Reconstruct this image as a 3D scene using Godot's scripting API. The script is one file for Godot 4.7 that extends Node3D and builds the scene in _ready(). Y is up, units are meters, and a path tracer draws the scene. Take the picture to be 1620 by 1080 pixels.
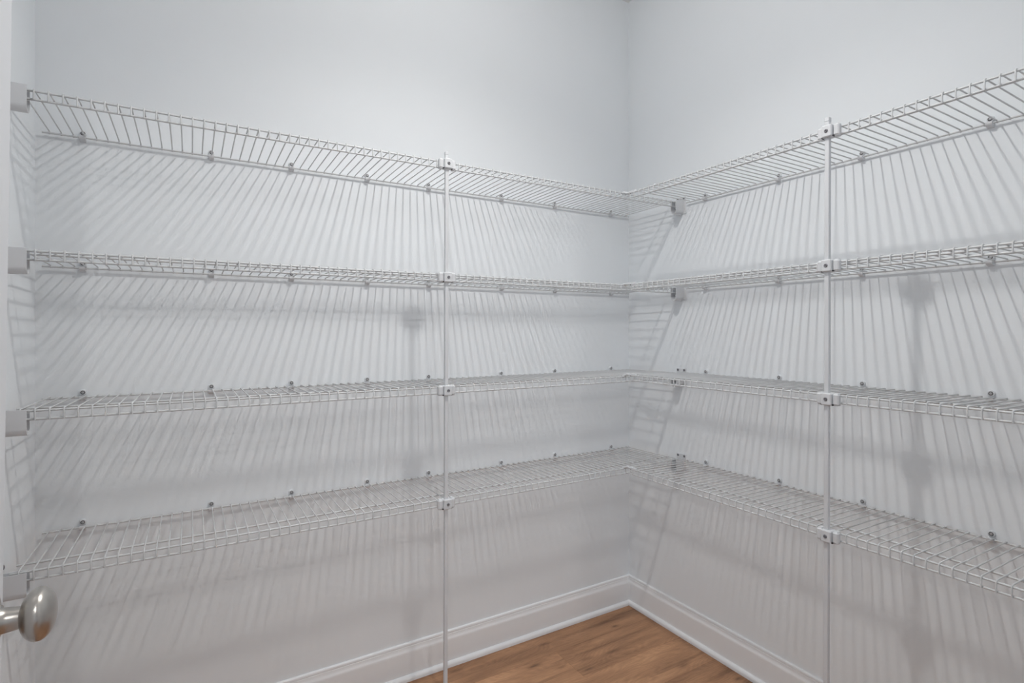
extends Node3D
# A walk-in pantry with white wire shelves on two walls. Sizes are written in inches (I) and scaled to metres.
const I := 0.0254
const FLOOR := -49.89          # the floor, measured from the height of the lens
const CEIL := 60.85
const LEFT := -83.36           # the left end wall
const FRONT := 75.9            # the wall with the doorway
var M := {}
var used := {}

func _ready():
	# ---------- camera, sky, lamps, exposure ----------
	var cam := Camera3D.new()
	cam.name = "camera"
	var b := Basis(Vector3(0.855632, -0.000975, 0.517583), Vector3(0.000101, 0.999999, 0.001716), Vector3(-0.517584, -0.00141, 0.855631)).orthonormalized()
	cam.transform = Transform3D(b, P(-69.343, 0, 75.418))
	cam.projection = Camera3D.PROJECTION_FRUSTUM
	cam.near = 0.03
	cam.far = 60.0
	cam.size = 0.03 * 1080.0 / 859.26
	cam.frustum_offset = Vector2(0.03 * (810.0 - 821.15) / 859.26, 0.03 * (523.59 - 540.0) / 859.26)
	add_child(cam)
	cam.current = true
	var we := WorldEnvironment.new()
	we.name = "world"
	var env := Environment.new()
	env.background_mode = Environment.BG_COLOR
	env.background_color = Color(0.55, 0.6, 0.66)
	env.background_energy_multiplier = 1.0
	env.tonemap_mode = Environment.TONE_MAPPER_LINEAR
	env.tonemap_exposure = 1.2
	env.sdfgi_enabled = true
	env.ssao_enabled = true
	env.ssil_enabled = true
	we.environment = env
	add_child(we)
	materials()
	ceiling_lamp(Vector3(-42.3, CEIL, 37.8), 2.4, 0.215, 1.05, "round white recessed ceiling lamp in the middle of the pantry ceiling")
	ceiling_lamp(Vector3(-70.3, CEIL, 128.0), 2.0, 0.5, 0.0, "round white recessed ceiling lamp in the hall behind the doorway")
	hall_panel(Vector3(-96, CEIL, 132), Vector2(40, 60), 1.8)

	# ---------- structure ----------
	shell()
	floor_planks()
	baseboards()
	door()
	# ---------- shelves and their fittings ----------
	var fa := [21.27, 7.15, -6.90, -20.99]
	var ba := [21.14, 6.97, -7.05, -21.17]
	var fb := [21.01, 7.16, -6.60, -20.74]
	var bb := [20.93, 6.99, -6.77, -20.93]
	var oa := [0.0, 0.11, 0.08, 0.0]
	var ob := [0.0, -0.20, -0.23, -0.31]
	var level := ["topmost", "second from top", "third from top", "lowest"]
	var clips_a := [-79.38, -67.19, -58.19, -48.42, -39.40, -27.14, -16.80, -4.47]
	var clips_b := [17.65, 30.07, 40.87, 53.15]
	for k in 4:
		var s := wire_shelf(-82.75, -0.35, -82.15 + oa[k], 82, ba[k] - fa[k])
		place(s, "A", Vector3(0, fa[k], 0))
		tag(s, "long white wire shelf along the left wall, %s of its four" % level[k], "shelf", "wire shelves on the left wall")
	for k in 4:
		var s := wire_shelf(14.05, 75.2, 14.72 + ob[k], 61, bb[k] - fb[k])
		place(s, "B", Vector3(0, fb[k], 0))
		tag(s, "white wire shelf along the right wall, %s of its four" % level[k], "shelf", "wire shelves on the right wall")
	var nth := ["first", "second", "third", "fourth", "fifth", "sixth", "seventh", "eighth"]
	var clip0 := wall_clip()
	var fresh := true
	for k in 4:
		for i in 8:
			var c := clip0 if fresh else dup(clip0)
			fresh = false
			place(c, "A", Vector3(clips_a[i], ba[k], 0))
			tag(c, "small white clip on the left wall, %s from left, %s shelf" % [nth[i], level[k]], "wall clip", "wall clips along the left wall")
		for i in 4:
			var c := dup(clip0)
			place(c, "B", Vector3(clips_b[i], bb[k], 0))
			tag(c, "small white clip on the right wall, %s from corner, %s shelf" % [nth[i], level[k]], "wall clip", "wall clips along the right wall")
	for k in 4:
		var e := end_bracket(-1.0)
		place(e, "L", Vector3(-12.3, fa[k], 0))
		tag(e, "white plastic end bracket on the far left end wall holding the %s shelf" % level[k], "bracket", "end brackets at the left")
	for k in 4:
		var e := end_bracket(1.0)
		place(e, "B", Vector3(12.3, fa[k], 0))
		tag(e, "white plastic bracket on the right wall near the corner, holding the %s shelf" % level[k], "bracket", "end brackets near the corner")
	for k in 4:
		var c := corner_clip(fa[k] - fb[k])
		tag(c, "tiny white clip joining the left and right shelves at the corner, %s" % level[k], "corner clip", "corner clips between the shelves")
		c.position = P(-12.3, fb[k], 13.2)
	var pa := pole(fa, 0.44, 22.45, -42.03, -42.24, 12.85)
	place(pa, "A", Vector3(-42.03, FLOOR, 12.85))
	tag(pa, "slim white square pole clipped to the fronts of the left wall shelves", "pole", "")
	var pb := pole(fb, 0.46, 22.15, 43.88, 43.6, 12.85)
	place(pb, "B", Vector3(43.88, FLOOR, 12.85))
	tag(pb, "slim white square pole clipped to the fronts of the right wall shelves", "pole", "")

# ================= helpers =================
func P(x: float, y: float, z: float) -> Vector3:
	return Vector3(x, y - FLOOR, z) * I

func numbered(called: String) -> String:
	var n: int = used.get(called, -1) + 1
	used[called] = n
	return called if n == 0 else "%s_%03d" % [called, n]

func tag(o: Node, label: String, category: String, group := "") -> void:
	o.set_meta("label", label)
	o.set_meta("category", category)
	if group != "":
		o.set_meta("group", group)

func thing(called: String) -> Node3D:
	var o := Node3D.new()
	o.name = numbered(called)
	add_child(o, true)
	return o

func dup(o: Node3D) -> Node3D:
	var c: Node3D = o.duplicate()
	c.name = numbered("wall_clip")
	add_child(c, true)
	return c

# a wall's own frame: x along the wall, y up, z out of the wall into the room
func place(o: Node3D, wall: String, at: Vector3) -> void:
	if wall == "A":
		o.transform = Transform3D(Basis(), P(at.x, at.y, at.z))
	elif wall == "B":
		o.transform = Transform3D(Basis(Vector3(0, 0, 1), Vector3(0, 1, 0), Vector3(-1, 0, 0)), P(-at.z, at.y, at.x))
	else:
		o.transform = Transform3D(Basis(Vector3(0, 0, -1), Vector3(0, 1, 0), Vector3(1, 0, 0)), P(LEFT + at.z, at.y, -at.x))

func start() -> SurfaceTool:
	var st := SurfaceTool.new()
	st.begin(Mesh.PRIMITIVE_TRIANGLES)
	return st

func piece(called: String, m: Mesh, mat: Material, parent: Node, at := Vector3.ZERO) -> MeshInstance3D:
	var o := MeshInstance3D.new()
	o.name = called
	o.mesh = m
	o.material_override = mat
	o.position = at * I
	parent.add_child(o, true)
	return o

func made(called: String, st: SurfaceTool, mat: Material, parent: Node, at := Vector3.ZERO) -> MeshInstance3D:
	return piece(called, st.commit(), mat, parent, at)

func struct(called: String, st: SurfaceTool, mat: Material, parent: Node = self) -> MeshInstance3D:
	var o := made(called, st, mat, parent)
	if parent == self:
		o.set_meta("kind", "structure")
	return o

func vert(st: SurfaceTool, v: Vector3, n: Vector3, uv: Vector2) -> void:
	st.set_normal(n)
	st.set_uv(uv)
	st.add_vertex(v * I)

func tri(st: SurfaceTool, a: Vector3, b: Vector3, c: Vector3, na: Vector3, nb: Vector3, nc: Vector3, ua := Vector2.ZERO, ub := Vector2.ZERO, uc := Vector2.ZERO) -> void:
	if (b - a).cross(c - a).dot(na + nb + nc) > 0.0:   # front faces run clockwise
		vert(st, a, na, ua); vert(st, c, nc, uc); vert(st, b, nb, ub)
	else:
		vert(st, a, na, ua); vert(st, b, nb, ub); vert(st, c, nc, uc)

func quad(st: SurfaceTool, a: Vector3, b: Vector3, c: Vector3, d: Vector3, n: Vector3) -> void:
	tri(st, a, b, c, n, n, n)
	tri(st, a, c, d, n, n, n)

# a box with chamfered edges between two corners
func box(st: SurfaceTool, lo: Vector3, hi: Vector3, bev := 0.0) -> void:
	var c := (lo + hi) / 2.0
	var h := (hi - lo) / 2.0
	var r: float = min(bev, min(h.x, min(h.y, h.z)) * 0.98)
	for ax in 3:
		var u := (ax + 1) % 3
		var w := (ax + 2) % 3
		for s in [-1.0, 1.0]:
			var n := Vector3.ZERO
			n[ax] = s
			var q := []
			for k in [[-1, -1], [1, -1], [1, 1], [-1, 1]]:
				var v := Vector3.ZERO
				v[ax] = s * h[ax]
				v[u] = k[0] * (h[u] - r)
				v[w] = k[1] * (h[w] - r)
				q.append(c + v)
			quad(st, q[0], q[1], q[2], q[3], n)
	if r <= 0.0:
		return
	for ax in 3:
		var u := (ax + 1) % 3
		var w := (ax + 2) % 3
		for su in [-1.0, 1.0]:
			for sw in [-1.0, 1.0]:
				var n := Vector3.ZERO
				n[u] = su
				n[w] = sw
				var q := []
				for k in [[-1, 0], [1, 0], [1, 1], [-1, 1]]:
					var v := Vector3.ZERO
					v[ax] = k[0] * (h[ax] - r)
					v[u] = su * (h[u] - (0.0 if k[1] == 0 else r))
					v[w] = sw * (h[w] - (r if k[1] == 0 else 0.0))
					q.append(c + v)
				quad(st, q[0], q[1], q[2], q[3], n.normalized())
	for sx in [-1.0, 1.0]:
		for sy in [-1.0, 1.0]:
			for sz in [-1.0, 1.0]:
				var s := Vector3(sx, sy, sz)
				var n := s.normalized()
				tri(st, c + s * Vector3(h.x, h.y - r, h.z - r), c + s * Vector3(h.x - r, h.y, h.z - r), c + s * Vector3(h.x - r, h.y - r, h.z), n, n, n)

func tube(st: SurfaceTool, pts: Array, r: float, sides := 7) -> void:
	var rings := []
	var norms := []
	var d0: Vector3 = (pts[1] - pts[0]).normalized()
	var u := d0.cross(Vector3.UP)
	if u.length() < 0.1:
		u = d0.cross(Vector3.RIGHT)
	u = u.normalized()
	for i in pts.size():
		var d := Vector3.ZERO
		if i > 0:
			d += (pts[i] - pts[i - 1]).normalized()
		if i < pts.size() - 1:
			d += (pts[i + 1] - pts[i]).normalized()
		d = d.normalized()
		u = (u - d * u.dot(d)).normalized()
		var w := d.cross(u)
		var ring := []
		var nn := []
		for k in sides:
			var a := TAU * k / sides
			var n := u * cos(a) + w * sin(a)
			nn.append(n)
			ring.append(pts[i] + n * r)
		rings.append(ring)
		norms.append(nn)
	for i in pts.size() - 1:
		for k in sides:
			var j := (k + 1) % sides
			tri(st, rings[i][k], rings[i + 1][k], rings[i + 1][j], norms[i][k], norms[i + 1][k], norms[i + 1][j])
			tri(st, rings[i][k], rings[i + 1][j], rings[i][j], norms[i][k], norms[i + 1][j], norms[i][j])
	for e in [0, pts.size() - 1]:
		var n: Vector3 = (pts[0] - pts[1]).normalized() if e == 0 else (pts[e] - pts[e - 1]).normalized()
		for k in sides:
			tri(st, pts[e], rings[e][k], rings[e][(k + 1) % sides], n, n, n)

# a profile of (along the axis, radius) turned round an axis
func lathe(st: SurfaceTool, prof: Array, at: Vector3, axis: Vector3, seg := 32) -> void:
	var u := axis.cross(Vector3(0.3, 0.9, 0.2)).normalized()
	var w := axis.cross(u)
	var nrm := []
	for i in prof.size():
		var a: Vector2 = prof[max(i - 1, 0)]
		var c: Vector2 = prof[min(i + 1, prof.size() - 1)]
		var t := (c - a).normalized()
		nrm.append(Vector2(-t.y, t.x))
	for i in prof.size() - 1:
		for k in seg:
			var v := []
			var n := []
			var uv := []
			for q in [[i, k], [i + 1, k], [i + 1, k + 1], [i, k + 1]]:
				var a: float = TAU * q[1] / seg
				var rad := u * cos(a) + w * sin(a)
				var p: Vector2 = prof[q[0]]
				var m: Vector2 = nrm[q[0]]
				v.append(at + axis * p.x + rad * p.y)
				n.append((axis * m.x + rad * m.y).normalized())
				uv.append(Vector2(float(q[1]) / seg, float(q[0]) / prof.size()))
			tri(st, v[0], v[1], v[2], n[0], n[1], n[2], uv[0], uv[1], uv[2])
			tri(st, v[0], v[2], v[3], n[0], n[2], n[3], uv[0], uv[2], uv[3])

# a polygon (x, y) swept from z0 to z1 in the frame f
func extrude(st: SurfaceTool, poly: PackedVector2Array, z0: float, z1: float, f := Transform3D()) -> void:
	var n := poly.size()
	var area := 0.0
	for i in n:
		area += poly[i].cross(poly[(i + 1) % n])
	var sgn := 1.0 if area > 0.0 else -1.0
	var fn := []
	for i in n:
		var d := (poly[(i + 1) % n] - poly[i]).normalized()
		fn.append(Vector2(d.y, -d.x) * sgn)
	for i in n:
		var j := (i + 1) % n
		var na: Vector2 = fn[i]
		var nb: Vector2 = fn[i]
		var before: Vector2 = fn[(i + n - 1) % n]
		var after: Vector2 = fn[j]
		if before.dot(na) > 0.75:
			na = (before + na).normalized()
		if after.dot(nb) > 0.75:
			nb = (after + nb).normalized()
		var A := f.basis * Vector3(na.x, na.y, 0)
		var B := f.basis * Vector3(nb.x, nb.y, 0)
		var v := [f * Vector3(poly[i].x, poly[i].y, z0), f * Vector3(poly[j].x, poly[j].y, z0), f * Vector3(poly[j].x, poly[j].y, z1), f * Vector3(poly[i].x, poly[i].y, z1)]
		tri(st, v[0], v[1], v[2], A, B, B)
		tri(st, v[0], v[2], v[3], A, B, A)
	var ids := Geometry2D.triangulate_polygon(poly)
	for i in range(0, ids.size(), 3):
		for e in [[z0, -1.0], [z1, 1.0]]:
			var q := []
			for k in 3:
				q.append(f * Vector3(poly[ids[i + k]].x, poly[ids[i + k]].y, e[0]))
			var nn: Vector3 = f.basis * Vector3(0, 0, e[1])
			tri(st, q[0], q[1], q[2], nn, nn, nn)

# ================= materials =================
func plain(c: Color, rough: float, metal := 0.0) -> StandardMaterial3D:
	var m := StandardMaterial3D.new()
	m.albedo_color = c
	m.roughness = rough
	m.metallic = metal
	return m

func materials() -> void:
	# painted plasterboard: a faint roller stipple
	var wall := plain(Color(0.934, 0.953, 0.97), 0.75)
	var nz := FastNoiseLite.new()
	nz.seed = 5
	nz.frequency = 0.06
	nz.fractal_octaves = 3
	var nt := NoiseTexture2D.new()
	nt.width = 512
	nt.height = 512
	nt.seamless = true
	nt.noise = nz
	nt.as_normal_map = true
	nt.bump_strength = 1.2
	wall.normal_enabled = true
	wall.normal_texture = nt
	wall.normal_scale = 0.12
	wall.uv1_triplanar = true
	wall.uv1_world_triplanar = true
	wall.uv1_scale = Vector3(4, 4, 4)
	M.wall = wall
	M.ceiling = plain(Color(0.95, 0.955, 0.96), 0.85)
	M.trim = plain(Color(0.95, 0.957, 0.967), 0.4)
	M.door = plain(Color(0.87, 0.885, 0.905), 0.45)
	M.wire = plain(Color(0.82, 0.83, 0.84), 0.36)
	M.plastic = plain(Color(0.85, 0.86, 0.875), 0.42)
	M.cut = plain(Color(0.3, 0.3, 0.31), 0.5, 0.6)
	M.screw = plain(Color(0.5, 0.5, 0.52), 0.4, 0.45)
	M.steel = plain(Color(0.68, 0.68, 0.69), 0.4, 0.2)
	M.hole = plain(Color(0.3, 0.3, 0.31), 0.6)
	M.dark = plain(Color(0.08, 0.08, 0.08), 0.7)
	var nickel := plain(Color(0.72, 0.705, 0.685), 0.3, 1.0)
	var bz := FastNoiseLite.new()
	bz.seed = 11
	bz.frequency = 0.05
	var bt := NoiseTexture2D.new()
	bt.width = 256
	bt.height = 256
	bt.seamless = true
	bt.noise = bz
	bt.as_normal_map = true
	bt.bump_strength = 2.0
	nickel.normal_enabled = true
	nickel.normal_texture = bt
	nickel.normal_scale = 0.1
	nickel.uv1_scale = Vector3(1, 30, 1)
	M.nickel = nickel
	M.bronze = plain(Color(0.2, 0.16, 0.13), 0.4, 0.8)
	M.wood = []
	for k in 4:
		M.wood.append(wood(20 + k, [0.0, 0.055, -0.03, 0.03][k]))
	M.hall_floor = plain(Color(0.62, 0.48, 0.37), 0.5)
	M.lens = plain(Color(0.95, 0.95, 0.95), 0.5)
	M.lens.emission_enabled = true
	M.lens.emission = Color(1, 0.99, 0.97)
	M.lens.emission_energy_multiplier = 2.0

# one plank of light oak: long streaks, cathedral figure, a few knots
func wood(sd: int, tone: float) -> StandardMaterial3D:
	var w := 1024
	var h := 160
	var a := FastNoiseLite.new()
	a.seed = sd
	a.frequency = 0.01
	a.fractal_octaves = 3
	var f := FastNoiseLite.new()
	f.seed = sd + 50
	f.frequency = 0.05
	f.fractal_octaves = 2
	var rng := RandomNumberGenerator.new()
	rng.seed = sd
	var knots := []
	for k in 4:
		knots.append(Vector3(rng.randf() * w, rng.randf_range(20, h - 20), rng.randf_range(4, 9)))
	var img := Image.create(w, h, false, Image.FORMAT_RGB8)
	var relief := Image.create(w, h, false, Image.FORMAT_RGB8)
	for y in h:
		for x in w:
			var yy := float(y)
			var dark := 0.0
			for q in knots:
				var dx: float = (x - q.x) / 3.2
				var dy: float = yy - q.y
				var d: float = sqrt(dx * dx + dy * dy) / q.z
				if d < 6.0:
					dark += exp(-d * d * 1.2) * 0.6
					yy += (dy / max(d, 0.3)) * exp(-d * 0.8) * 0.9
			var broad := a.get_noise_2d(x * 0.25, yy * 1.6)
			var fig := sin((yy * 0.55 + a.get_noise_2d(x * 0.16 + 300, yy * 0.5) * 60.0))
			var fine := f.get_noise_2d(x * 0.12, yy * 6.0)
			var pore := f.get_noise_2d(x * 0.5 + 900, yy * 9.0)
			var streak := smoothstep(0.28, 0.6, a.get_noise_2d(x * 0.1 + 700, yy * 2.2))
			var v: float = 1.0 + tone + broad * 0.16 + fig * 0.028 + fine * 0.07 - streak * 0.16 - max(pore - 0.2, 0.0) * 0.2 - dark * 0.36
			var c := Color(0.675 * v, 0.507 * pow(v, 1.12), 0.378 * pow(v, 1.22))
			img.set_pixel(x, y, c)
			var g := clampf(0.5 + fine * 0.3 - max(pore, 0.0) * 0.4, 0.0, 1.0)
			relief.set_pixel(x, y, Color(g, g, g))
	var m := StandardMaterial3D.new()
	m.albedo_texture = ImageTexture.create_from_image(img)
	relief.bump_map_to_normal_map(1.0)
	m.normal_enabled = true
	m.normal_texture = ImageTexture.create_from_image(relief)
	m.normal_scale = 0.25
	m.roughness = 0.5
	return m

# ================= lamps =================
func ceiling_lamp(at: Vector3, side: float, energy: float, beam: float, label: String) -> void:
	var t := thing("ceiling_lamp")
	t.position = P(at.x, at.y, at.z)
	tag(t, label, "ceiling lamp")
	var st := start()
	lathe(st, [Vector2(0, 3.1), Vector2(-0.12, 3.05), Vector2(-0.2, 2.8), Vector2(-0.16, 2.2), Vector2(-0.05, 2.05)], Vector3.ZERO, Vector3.UP, 40)
	made("trim_ring", st, M.trim, t)
	st = start()
	lathe(st, [Vector2(-0.05, 2.06), Vector2(-0.35, 1.9), Vector2(-0.6, 1.4), Vector2(-0.72, 0.7), Vector2(-0.75, 0.0)], Vector3.ZERO, Vector3.UP, 40)
	made("lens", st, M.lens, t)
	# the glow of the shallow dome, and the beam that its lens throws downwards
	var g := OmniLight3D.new()
	g.name = "lamp_glow"
	g.light_energy = energy
	g.light_size = side / 2 * I
	g.light_color = Color(1.0, 0.985, 0.965)
	g.omni_range = 12.0
	g.omni_attenuation = 2.0
	g.shadow_enabled = true
	g.position = Vector3(0, -2.6, 0) * I
	t.add_child(g, true)
	if beam <= 0.0:
		return
	var d := SpotLight3D.new()
	d.name = "lamp_beam"
	d.spot_angle = 67.0
	d.spot_angle_attenuation = 1.0
	d.spot_range = 12.0
	d.spot_attenuation = 2.0
	d.light_energy = beam
	d.light_size = side / 2 * I
	d.light_color = g.light_color
	d.shadow_enabled = true
	d.position = g.position
	d.rotation.x = -PI / 2
	t.add_child(d, true)

func hall_panel(at: Vector3, size: Vector2, energy: float) -> void:
	var t := thing("ceiling_panel")
	t.position = P(at.x, at.y, at.z)
	tag(t, "large flat white lighting panel on the hall ceiling", "ceiling lamp")
	var st := start()
	box(st, Vector3(-size.x / 2 - 1, -0.5, -size.y / 2 - 1), Vector3(size.x / 2 + 1, 0, size.y / 2 + 1), 0.1)
	made("frame", st, M.trim, t)
	st = start()
	box(st, Vector3(-size.x / 2, -0.6, -size.y / 2), Vector3(size.x / 2, -0.45, size.y / 2), 0.03)
	made("diffuser", st, M.lens, t)
	var l := AreaLight3D.new()
	l.name = "panel_light"
	l.area_size = size * I
	l.light_energy = energy
	l.light_color = Color(0.84, 0.92, 1.0)
	l.area_normalize_energy = true
	l.area_range = 12.0
	l.shadow_enabled = true
	l.position = Vector3(0, -0.8, 0) * I
	l.rotation.x = -PI / 2
	t.add_child(l, true)

# ================= room =================
func slab(called: String, lo: Vector3, hi: Vector3, mat: Material) -> MeshInstance3D:
	var st := start()
	var off := Vector3(0, -FLOOR, 0)
	box(st, lo + off, hi + off)
	return struct(called, st, mat)

func shell() -> void:
	var top := CEIL
	slab("wall_back", Vector3(LEFT - 5, FLOOR - 1, -4.5), Vector3(4.5, top + 1, 0), M.wall)
	slab("wall_right", Vector3(0, FLOOR - 1, 0), Vector3(4.5, top + 1, FRONT + 4.5), M.wall)
	slab("wall_left", Vector3(LEFT - 4.5, FLOOR - 1, 0), Vector3(LEFT, top + 1, FRONT + 4.5), M.wall)
	# the wall with the doorway, in three pieces of one mesh
	var st := start()
	var off := Vector3(0, -FLOOR, 0)
	var head := FLOOR + 96.5
	box(st, Vector3(LEFT, FLOOR - 1, FRONT) + off, Vector3(-78.6, top + 1, FRONT + 4.5) + off)
	box(st, Vector3(-45.4, FLOOR - 1, FRONT) + off, Vector3(0, top + 1, FRONT + 4.5) + off)
	box(st, Vector3(-78.6, head, FRONT) + off, Vector3(-45.4, top + 1, FRONT + 4.5) + off)
	struct("wall_front", st, M.wall)
	slab("ceiling", Vector3(LEFT - 5, top, -4.5), Vector3(4.5, top + 4, FRONT + 4.5), M.ceiling)
	# the jamb that lines the doorway
	st = start()
	box(st, Vector3(-78.6, FLOOR, FRONT - 0.4) + off, Vector3(-77.9, head, FRONT + 4.9) + off, 0.05)
	box(st, Vector3(-46.1, FLOOR, FRONT - 0.4) + off, Vector3(-45.4, head, FRONT + 4.9) + off, 0.05)
	box(st, Vector3(-77.9, head - 0.7, FRONT - 0.4) + off, Vector3(-46.1, head, FRONT + 4.9) + off, 0.05)
	struct("trim_1", st, M.trim)
	# the hall outside, behind the camera
	slab("wall_hall_left", Vector3(-140, FLOOR - 1, FRONT + 4.5), Vector3(-136, top + 1, 215), M.wall)
	slab("wall_hall_right", Vector3(30, FLOOR - 1, FRONT + 4.5), Vector3(34, top + 1, 215), M.wall)
	slab("wall_hall_back", Vector3(-140, FLOOR - 1, 215), Vector3(34, top + 1, 219), M.wall)
	st = start()
	box(st, Vector3(-140, FLOOR - 1, FRONT) + off, Vector3(LEFT - 4.5, top + 1, FRONT + 4.5) + off)
	box(st, Vector3(4.5, FLOOR - 1, FRONT) + off, Vector3(34, top + 1, FRONT + 4.5) + off)
	struct("wall_hall_front", st, M.wall)
	slab("ceiling_hall", Vector3(-140, top, FRONT + 4.5), Vector3(34, top + 4, 219), M.ceiling)
	slab("floor_hall", Vector3(-140, FLOOR - 3, FRONT + 2), Vector3(34, FLOOR, 219), M.hall_floor)

func floor_planks() -> void:
	var fl := slab("floor", Vector3(LEFT - 4.5, FLOOR - 3, -4.5), Vector3(4.5, FLOOR - 0.3, FRONT + 2), M.dark)
	var rng := RandomNumberGenerator.new()
	rng.seed = 4
	var seams := [0.1, 5.95, 12.95, 19.95]
	while seams[-1] < FRONT - 5:
		seams.append(seams[-1] + 7.0)
	seams.append(FRONT + 2)
	var first := [-46.0, -20.6, -36.5]
	var tone := [[2, 0, 1], [0, 1, 3], [1, 3, 2]]
	for r in seams.size() - 1:
		var joint: float = first[r] if r < 3 else rng.randf_range(-48, 0)
		var cuts := [-0.1]
		var x := joint
		while x > -0.2:
			x -= 48.0
		if r == 1:
			x = -20.6
		while x > LEFT + 0.2:
			cuts.append(x)
			x -= 48.0
		cuts.append(LEFT + 0.1)
		for k in cuts.size() - 1:
			var hi: float = cuts[k] - 0.007
			var lo: float = cuts[k + 1] + 0.007
			var z0: float = seams[r] + 0.007
			var z1: float = seams[r + 1] - 0.007
			var mat: int = tone[r][min(k, 2)] if r < 3 else rng.randi_range(0, 3)
			var o := piece("plank", plank(hi - lo, z1 - z0, rng.randf() * (1.0 - (hi - lo) / 48.0)), M.wood[mat], fl, Vector3((lo + hi) / 2, -0.3, (z0 + z1) / 2))
			o.position.y = -0.3 * I

func plank(l: float, w: float, shift: float) -> ArrayMesh:
	var st := start()
	var r := 0.016
	var x := l / 2
	var z := w / 2
	var uvs := func(v: Vector3) -> Vector2:
		return Vector2((v.x + x) / 48.0 + shift, (v.z + z) / 7.05)
	var top := [Vector3(-x + r, 0.3, -z + r), Vector3(x - r, 0.3, -z + r), Vector3(x - r, 0.3, z - r), Vector3(-x + r, 0.3, z - r)]
	var mid := [Vector3(-x, 0.3 - r, -z), Vector3(x, 0.3 - r, -z), Vector3(x, 0.3 - r, z), Vector3(-x, 0.3 - r, z)]
	var bot := [Vector3(-x, 0, -z), Vector3(x, 0, -z), Vector3(x, 0, z), Vector3(-x, 0, z)]
	var up := Vector3.UP
	tri(st, top[0], top[1], top[2], up, up, up, uvs.call(top[0]), uvs.call(top[1]), uvs.call(top[2]))
	tri(st, top[0], top[2], top[3], up, up, up, uvs.call(top[0]), uvs.call(top[2]), uvs.call(top[3]))
	for i in 4:
		var j := (i + 1) % 4
		var side := Vector3(0, 0, -1) if i == 0 else Vector3(1, 0, 0) if i == 1 else Vector3(0, 0, 1) if i == 2 else Vector3(-1, 0, 0)
		var n := (side + up).normalized()
		tri(st, top[i], top[j], mid[j], n, n, n, uvs.call(top[i]), uvs.call(top[j]), uvs.call(mid[j]))
		tri(st, top[i], mid[j], mid[i], n, n, n, uvs.call(top[i]), uvs.call(mid[j]), uvs.call(mid[i]))
		tri(st, mid[i], mid[j], bot[j], side, side, side, uvs.call(mid[i]), uvs.call(mid[j]), uvs.call(bot[j]))
		tri(st, mid[i], bot[j], bot[i], side, side, side, uvs.call(mid[i]), uvs.call(bot[j]), uvs.call(bot[i]))
	st.generate_tangents()
	return st.commit()

func baseboards() -> void:
	# profile: (out of the wall, height): flat board, cove and bead on top
	var p := PackedVector2Array([Vector2(0, 0.02), Vector2(0.5, 0.02), Vector2(0.5, 3.75), Vector2(0.49, 3.95), Vector2(0.44, 4.12), Vector2(0.38, 4.22), Vector2(0.33, 4.4), Vector2(0.31, 4.55), Vector2(0.30, 4.66), Vector2(0.24, 4.7), Vector2(0.24, 4.76), Vector2(0.29, 4.8), Vector2(0.29, 5.0), Vector2(0.25, 5.1), Vector2(0.17, 5.16), Vector2(0, 5.18)])
	var s := PackedVector2Array([Vector2(0.5, 0.03), Vector2(0.98, 0.03)])
	for k in 9:
		var a := k * PI / 2 / 8
		s.append(Vector2(0.54 + 0.44 * cos(a), 0.3 + 0.5 * sin(a)))
	s.append(Vector2(0.5, 0.8))
	for wall in [["baseboard_back", 0], ["baseboard_right", 1], ["baseboard_left", 2]]:
		var f := Transform3D(Basis(Vector3(0, 0, 1), Vector3.UP, Vector3(-1, 0, 0)), Vector3.ZERO)
		var z0 := 0.0
		var z1 := -LEFT
		if wall[1] == 1:
			f = Transform3D(Basis(Vector3(-1, 0, 0), Vector3.UP, Vector3(0, 0, 1)), Vector3.ZERO)
			z1 = FRONT
		elif wall[1] == 2:
			f = Transform3D(Basis(Vector3(1, 0, 0), Vector3.UP, Vector3(0, 0, 1)), Vector3(LEFT, 0, 0))
			z1 = FRONT
		var st := start()
		extrude(st, p, z0, z1, f)
		var o := struct(wall[0], st, M.trim)
		st = start()
		extrude(st, s, z0, z1, f)
		made("shoe_moulding", st, M.trim, o)

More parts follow.
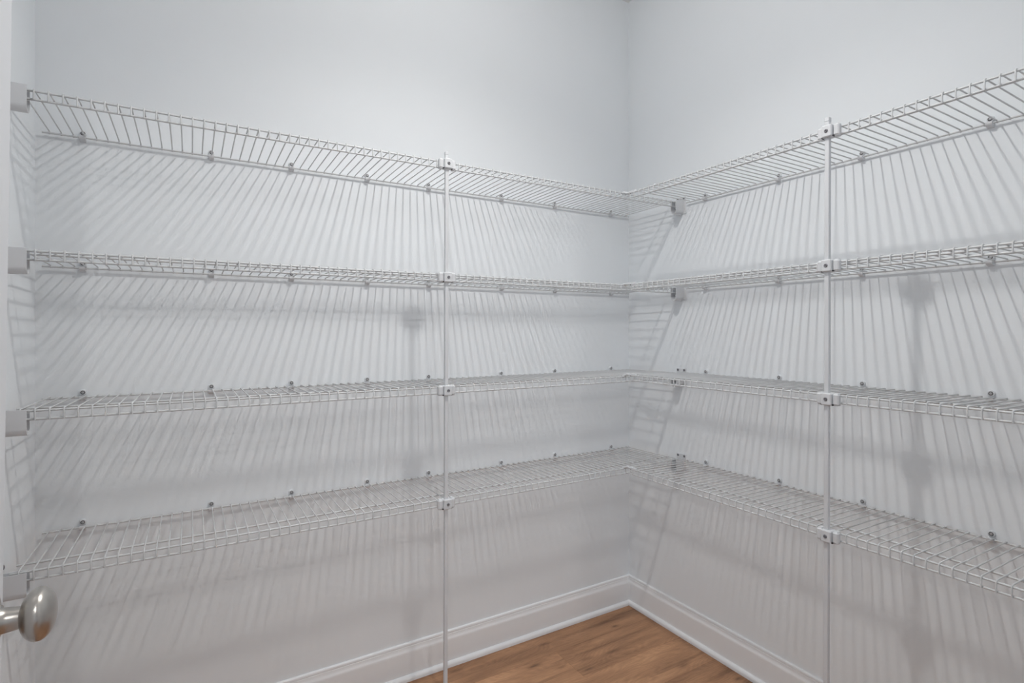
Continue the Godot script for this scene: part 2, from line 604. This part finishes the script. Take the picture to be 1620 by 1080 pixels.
func door() -> void:
	# the open leaf, a little out of plumb; its face looks to the right
	var d := Node3D.new()
	d.name = "door_1"
	d.set_meta("kind", "structure")
	add_child(d)
	var z0 := 41.95
	var z1 := 72.2
	var h := 95.0
	d.transform = Transform3D(Basis(Vector3(0, 0, 1), deg_to_rad(-0.62)), P(-76.6, FLOOR + 0.6, 0) + Vector3(-0.47, 0, 0) * I)
	# x runs out of the face (0 at the face), y up, z along the leaf
	var st := start()
	box(st, Vector3(-1.0, 0, z0), Vector3(-0.375, h, z1), 0.04)
	for q in [[z0, z0 + 4.5, 0.0, h], [z1 - 4.5, z1, 0.0, h]]:
		box(st, Vector3(-1.375, q[2], q[0]), Vector3(0, q[3], q[1]), 0.06)
	for q in [[0.0, 9.0], [36.0, 43.0], [h - 5.0, h]]:
		box(st, Vector3(-1.375, q[0], z0 + 4.4), Vector3(0, q[1], z1 - 4.4), 0.06)
	made("leaf", st, M.door, d)
	for q in [[9.0, 36.0], [43.0, h - 5.0]]:
		st = start()
		box(st, Vector3(-1.25, q[0] + 1.2, z0 + 5.7), Vector3(-0.125, q[1] - 1.2, z1 - 5.7), 0.2)
		made("raised_panel", st, M.door, d)
	# the knob, brushed nickel: a flattened ball on a neck and a round rose
	var ky := -12.24 - FLOOR - 0.6
	var kz := 44.33
	var kx: float = -74.95 + 76.6 + 0.47 - (ky * sin(deg_to_rad(0.62)))
	var k := Node3D.new()
	k.name = "door_knob"
	d.add_child(k)
	k.position = Vector3(0, ky, kz) * I
	k.rotation.z = deg_to_rad(0.62)
	st = start()
	var prof := []
	prof.append(Vector2(kx - 0.60, 0.36))
	for i in 25:
		var a := lerpf(-1.22, PI / 2, i / 24.0)
		var front := 0.60 if a > 0 else 0.66
		prof.append(Vector2(kx - 0.03 + front * sin(a), 1.105 * pow(cos(a), 0.92)))
	lathe(st, prof, Vector3.ZERO, Vector3.RIGHT, 56)
	st.generate_tangents()
	made("knob_ball", st, M.nickel, k)
	st = start()
	lathe(st, [Vector2(0.2, 0.66), Vector2(kx - 1.28, 0.64), Vector2(kx - 1.26, 0.53), Vector2(kx - 1.0, 0.5), Vector2(kx - 0.62, 0.45), Vector2(kx - 0.55, 0.5), Vector2(kx - 0.5, 0.4)], Vector3.ZERO, Vector3.RIGHT, 40)
	st.generate_tangents()
	made("neck", st, M.nickel, k)
	st = start()
	lathe(st, [Vector2(0, 1.3), Vector2(0.12, 1.28), Vector2(0.24, 1.1), Vector2(0.28, 0.7), Vector2(0.28, 0.4)], Vector3.ZERO, Vector3.RIGHT, 44)
	st.generate_tangents()
	made("rose", st, M.nickel, k)
	for y in [8.0, 46.0, 86.0]:
		st = start()
		tube(st, [Vector3(0.18, y, z1 + 0.1), Vector3(0.18, y + 4.0, z1 + 0.1)], 0.22, 10)
		box(st, Vector3(-1.2, y + 0.2, z1), Vector3(0.1, y + 3.8, z1 + 0.08), 0.02)
		made("hinge", st, M.nickel, d)

# ================= shelf system =================
const RAIL := 0.105
const WIRE := 0.07
const DEEP := 12.30
const BACK := 0.42
const LIP := 0.755

# local frame: x along the wall, z out of it, y = 0 at the front rail
func wire_shelf(x0: float, x1: float, first: float, count: int, drop: float) -> Node3D:
	var t := thing("wire_shelf")
	var mid := DEEP - 2.22
	var rows := [["back_rail", BACK, drop], ["deck_rail", mid, drop * 2.22 / 11.7], ["front_rail", DEEP, 0.0], ["lip_rail", DEEP, -LIP]]
	for r in rows:
		var st := start()
		tube(st, [Vector3(0, 0, 0), Vector3(x1 - x0, 0, 0)], RAIL, 8)
		made(r[0], st, M.wire, t, Vector3(x0, r[2], r[1]))
	var st := start()
	var up := RAIL + WIRE - 0.01
	var o := DEEP + up
	tube(st, [Vector3(0, drop - 0.1, BACK - 0.16), Vector3(0, drop + up - 0.05, BACK - 0.06), Vector3(0, drop + up, BACK + 0.1), Vector3(0, up, DEEP - 0.08), Vector3(0, up - 0.05, o - 0.06), Vector3(0, up - 0.16, o), Vector3(0, -LIP - 0.05, o)], WIRE, 6)
	var m := st.commit()
	for i in count:
		piece("deck_wire", m, M.wire, t, Vector3(first + i, 0, 0))
	return t

func wall_clip() -> Node3D:
	# y = 0 at the back rail; a plate with a screw boss above and a hook under the rail
	var t := thing("wall_clip")
	var st := start()
	var p := PackedVector2Array([Vector2(0, 0.72), Vector2(0.12, 0.72), Vector2(0.14, 0.16), Vector2(0.27, 0.06), Vector2(0.31, -0.06), Vector2(0.38, -0.12), Vector2(0.46, -0.11), Vector2(0.54, 0.0), Vector2(0.56, 0.12), Vector2(0.67, 0.14), Vector2(0.7, -0.02), Vector2(0.64, -0.2), Vector2(0.5, -0.29), Vector2(0.36, -0.31), Vector2(0.2, -0.36), Vector2(0.0, -0.4)])
	# profile (out, up) swept along x
	var f := Transform3D(Basis(Vector3(0, 0, 1), Vector3.UP, Vector3(-1, 0, 0)), Vector3.ZERO)
	extrude(st, p, -0.27, 0.27, f)
	lathe(st, [Vector2(0.0, 0.33), Vector2(0.2, 0.31), Vector2(0.26, 0.28), Vector2(0.26, 0.1)], Vector3(0, 0.5, 0), Vector3(0, 0, 1), 18)
	made("clip_body", st, M.plastic, t)
	st = start()
	# a pan head sitting in a dark countersunk hole
	lathe(st, [Vector2(0.255, 0.21), Vector2(0.268, 0.205), Vector2(0.268, 0.0)], Vector3(0, 0.5, 0), Vector3(0, 0, 1), 18)
	made("screw_hole", st, M.hole, t)
	st = start()
	lathe(st, [Vector2(0.26, 0.135), Vector2(0.3, 0.13), Vector2(0.325, 0.09), Vector2(0.33, 0.0)], Vector3(0, 0.5, 0), Vector3(0, 0, 1), 16)
	made("screw", st, M.steel, t)
	return t

func end_bracket(side: float) -> Node3D:
	# on the end wall: z out of it, y = 0 at the front rail, +side faces the room
	var t := thing("end_bracket")
	var st := start()
	box(st, Vector3(min(-0.72 * side, 1.3 * side), -1.95, 0), Vector3(max(-0.72 * side, 1.3 * side), 0.88, 0.12), 0.05)
	made("wall_plate", st, M.plastic, t)
	# an open cup: U-shaped profile (x, y) running out from the plate
	var outer := PackedVector2Array()
	var inner := PackedVector2Array()
	var cx := 0.3
	var r := 0.6
	for k in 13:
		var a := PI + PI * k / 12
		outer.append(Vector2((cx + r * cos(a)) * side, -1.45 + 0.65 * sin(a)))
		inner.append(Vector2((cx + (r - 0.09) * cos(a)) * side, -1.45 + 0.56 * sin(a)))
	var poly := PackedVector2Array([Vector2((cx - r) * side, 0.1)])
	poly.append_array(outer)
	poly.append(Vector2((cx + r) * side, 0.17))
	poly.append(Vector2((cx + r - 0.09) * side, 0.17))
	inner.reverse()
	poly.append_array(inner)
	poly.append(Vector2((cx - r + 0.09) * side, 0.1))
	st = start()
	extrude(st, poly, 0.1, 1.88)
	# the web that carries the rails
	box(st, Vector3(min(-0.25 * side, 0.85 * side), -1.0, 0.1), Vector3(max(-0.25 * side, 0.85 * side), -0.9, 1.2), 0.02)
	made("cup", st, M.plastic, t)
	for x in [-0.38, 0.95]:
		st = start()
		lathe(st, [Vector2(0.1, 0.19), Vector2(0.17, 0.185), Vector2(0.2, 0.13), Vector2(0.2, 0.07), Vector2(0.14, 0.02), Vector2(0.14, 0.0)], Vector3(x * side, 0.6, 0), Vector3(0, 0, 1), 16)
		made("screw", st, M.screw, t)
	return t

func corner_clip(rise: float) -> Node3D:
	# hooks the end of the right shelf's front rail on the left shelf's front rail
	var t := thing("corner_clip")
	var st := start()
	tube(st, [Vector3(-0.02, -0.1 + rise, -1.15), Vector3(-0.02, 0.1 + rise, -1.0), Vector3(-0.02, 0.15 + rise, -0.8), Vector3(0, 0.13, -0.2), Vector3(0, 0.1, 0.5), Vector3(0, 0.1, 1.5)], 0.16, 8)
	box(st, Vector3(-0.2, -0.1, 0.75), Vector3(0.2, 0.3, 1.75), 0.06)
	made("clip_body", st, M.plastic, t)
	st = start()
	tube(st, [Vector3(0, 0, 0.55), Vector3(0, 0, 0.74)], 0.11, 8)
	made("rail_plug", st, M.cut, t)
	return t

func pole(levels: Array, w: float, top: float, x_top: float, x_low: float, z: float) -> Node3D:
	# origin on the floor under the top; x along the wall
	var t := thing("support_pole")
	var lean: float = (x_low - x_top) / 66.0      # per inch of height, downwards
	var h := top - FLOOR
	var foot: float = lean * h
	var st := start()
	# square tube with rounded edges, leaning a little
	var pts := [[foot, 0.35], [0.0, h - 0.45]]
	var half := w / 2
	for k in 1:
		var ring0 := []
		var ring1 := []
		var nn := []
		for c in [[1, 1], [-1, 1], [-1, -1], [1, -1]]:
			for s in 2:
				var r := 0.05
				var dx: float = c[0] * (half - (r if (s == 0) == (c[0] * c[1] < 0) else 0.0))
				var dz: float = c[1] * (half - (0.0 if (s == 0) == (c[0] * c[1] < 0) else r))
				ring0.append(Vector3(pts[0][0] + dx, pts[0][1], dz))
				ring1.append(Vector3(pts[1][0] + dx, pts[1][1], dz))
		for i in 8:
			var j := (i + 1) % 8
			var e: Vector3 = ring0[j] - ring0[i]
			var n := e.cross(Vector3.UP).normalized()
			var cc: Vector3 = (ring0[i] + ring0[j]) / 2.0 - Vector3(pts[0][0], pts[0][1], 0)
			if n.dot(cc) < 0:
				n = -n
			quad(st, ring0[i], ring0[j], ring1[j], ring1[i], n)
	made("shaft", st, M.plastic, t)
	st = start()
	box(st, Vector3(-half - 0.02, h - 0.46, -half - 0.02), Vector3(half + 0.02, h, half + 0.02), 0.06)
	box(st, Vector3(-half + 0.03, h - 0.52, -half + 0.03), Vector3(half - 0.03, h - 0.45, half - 0.03), 0.0)
	made("cap", st, M.plastic, t)
	st = start()
	box(st, Vector3(foot - 0.5, 0.01, -0.5), Vector3(foot + 0.5, 0.14, 0.5), 0.05)
	box(st, Vector3(foot - half - 0.05, 0.1, -half - 0.05), Vector3(foot + half + 0.05, 0.9, half + 0.05), 0.06)
	made("foot", st, M.plastic, t)
	var body := start()
	# housing round the pole, wings that grip the two front rails, small lugs below
	box(body, Vector3(-0.52, -0.98, -0.62), Vector3(0.52, 0.26, 0.52), 0.09)
	for s in [-1.0, 1.0]:
		box(body, Vector3(min(s * 0.5, s * 1.12), -0.95, -0.42), Vector3(max(s * 0.5, s * 1.12), 0.2, 0.2), 0.12)
		box(body, Vector3(min(s * 0.62, s * 1.02), -1.02, -0.5), Vector3(max(s * 0.62, s * 1.02), -0.9, 0.12), 0.04)
		box(body, Vector3(min(s * 0.62, s * 1.02), 0.15, -0.5), Vector3(max(s * 0.62, s * 1.02), 0.28, 0.05), 0.04)
	var bm := body.commit()
	var scr := start()
	lathe(scr, [Vector2(0.5, 0.2), Vector2(0.56, 0.19), Vector2(0.6, 0.13), Vector2(0.6, 0.08), Vector2(0.53, 0.03), Vector2(0.53, 0.0)], Vector3(0, -0.36, 0), Vector3(0, 0, 1), 18)
	var sm := scr.commit()
	var lug := start()
	for s in [-1.0, 1.0]:
		tube(lug, [Vector3(s * 0.56, -0.93, 0.0), Vector3(s * 0.56, -0.93, 0.27)], 0.09, 8)
	var lm := lug.commit()
	for y in levels:
		var c := piece("pole_clip", bm, M.plastic, t, Vector3(lean * (top - y) + 0.1, y - FLOOR, 0))
		piece("screw", sm, M.screw, c)
		piece("slot", lm, M.cut, c)
	return t
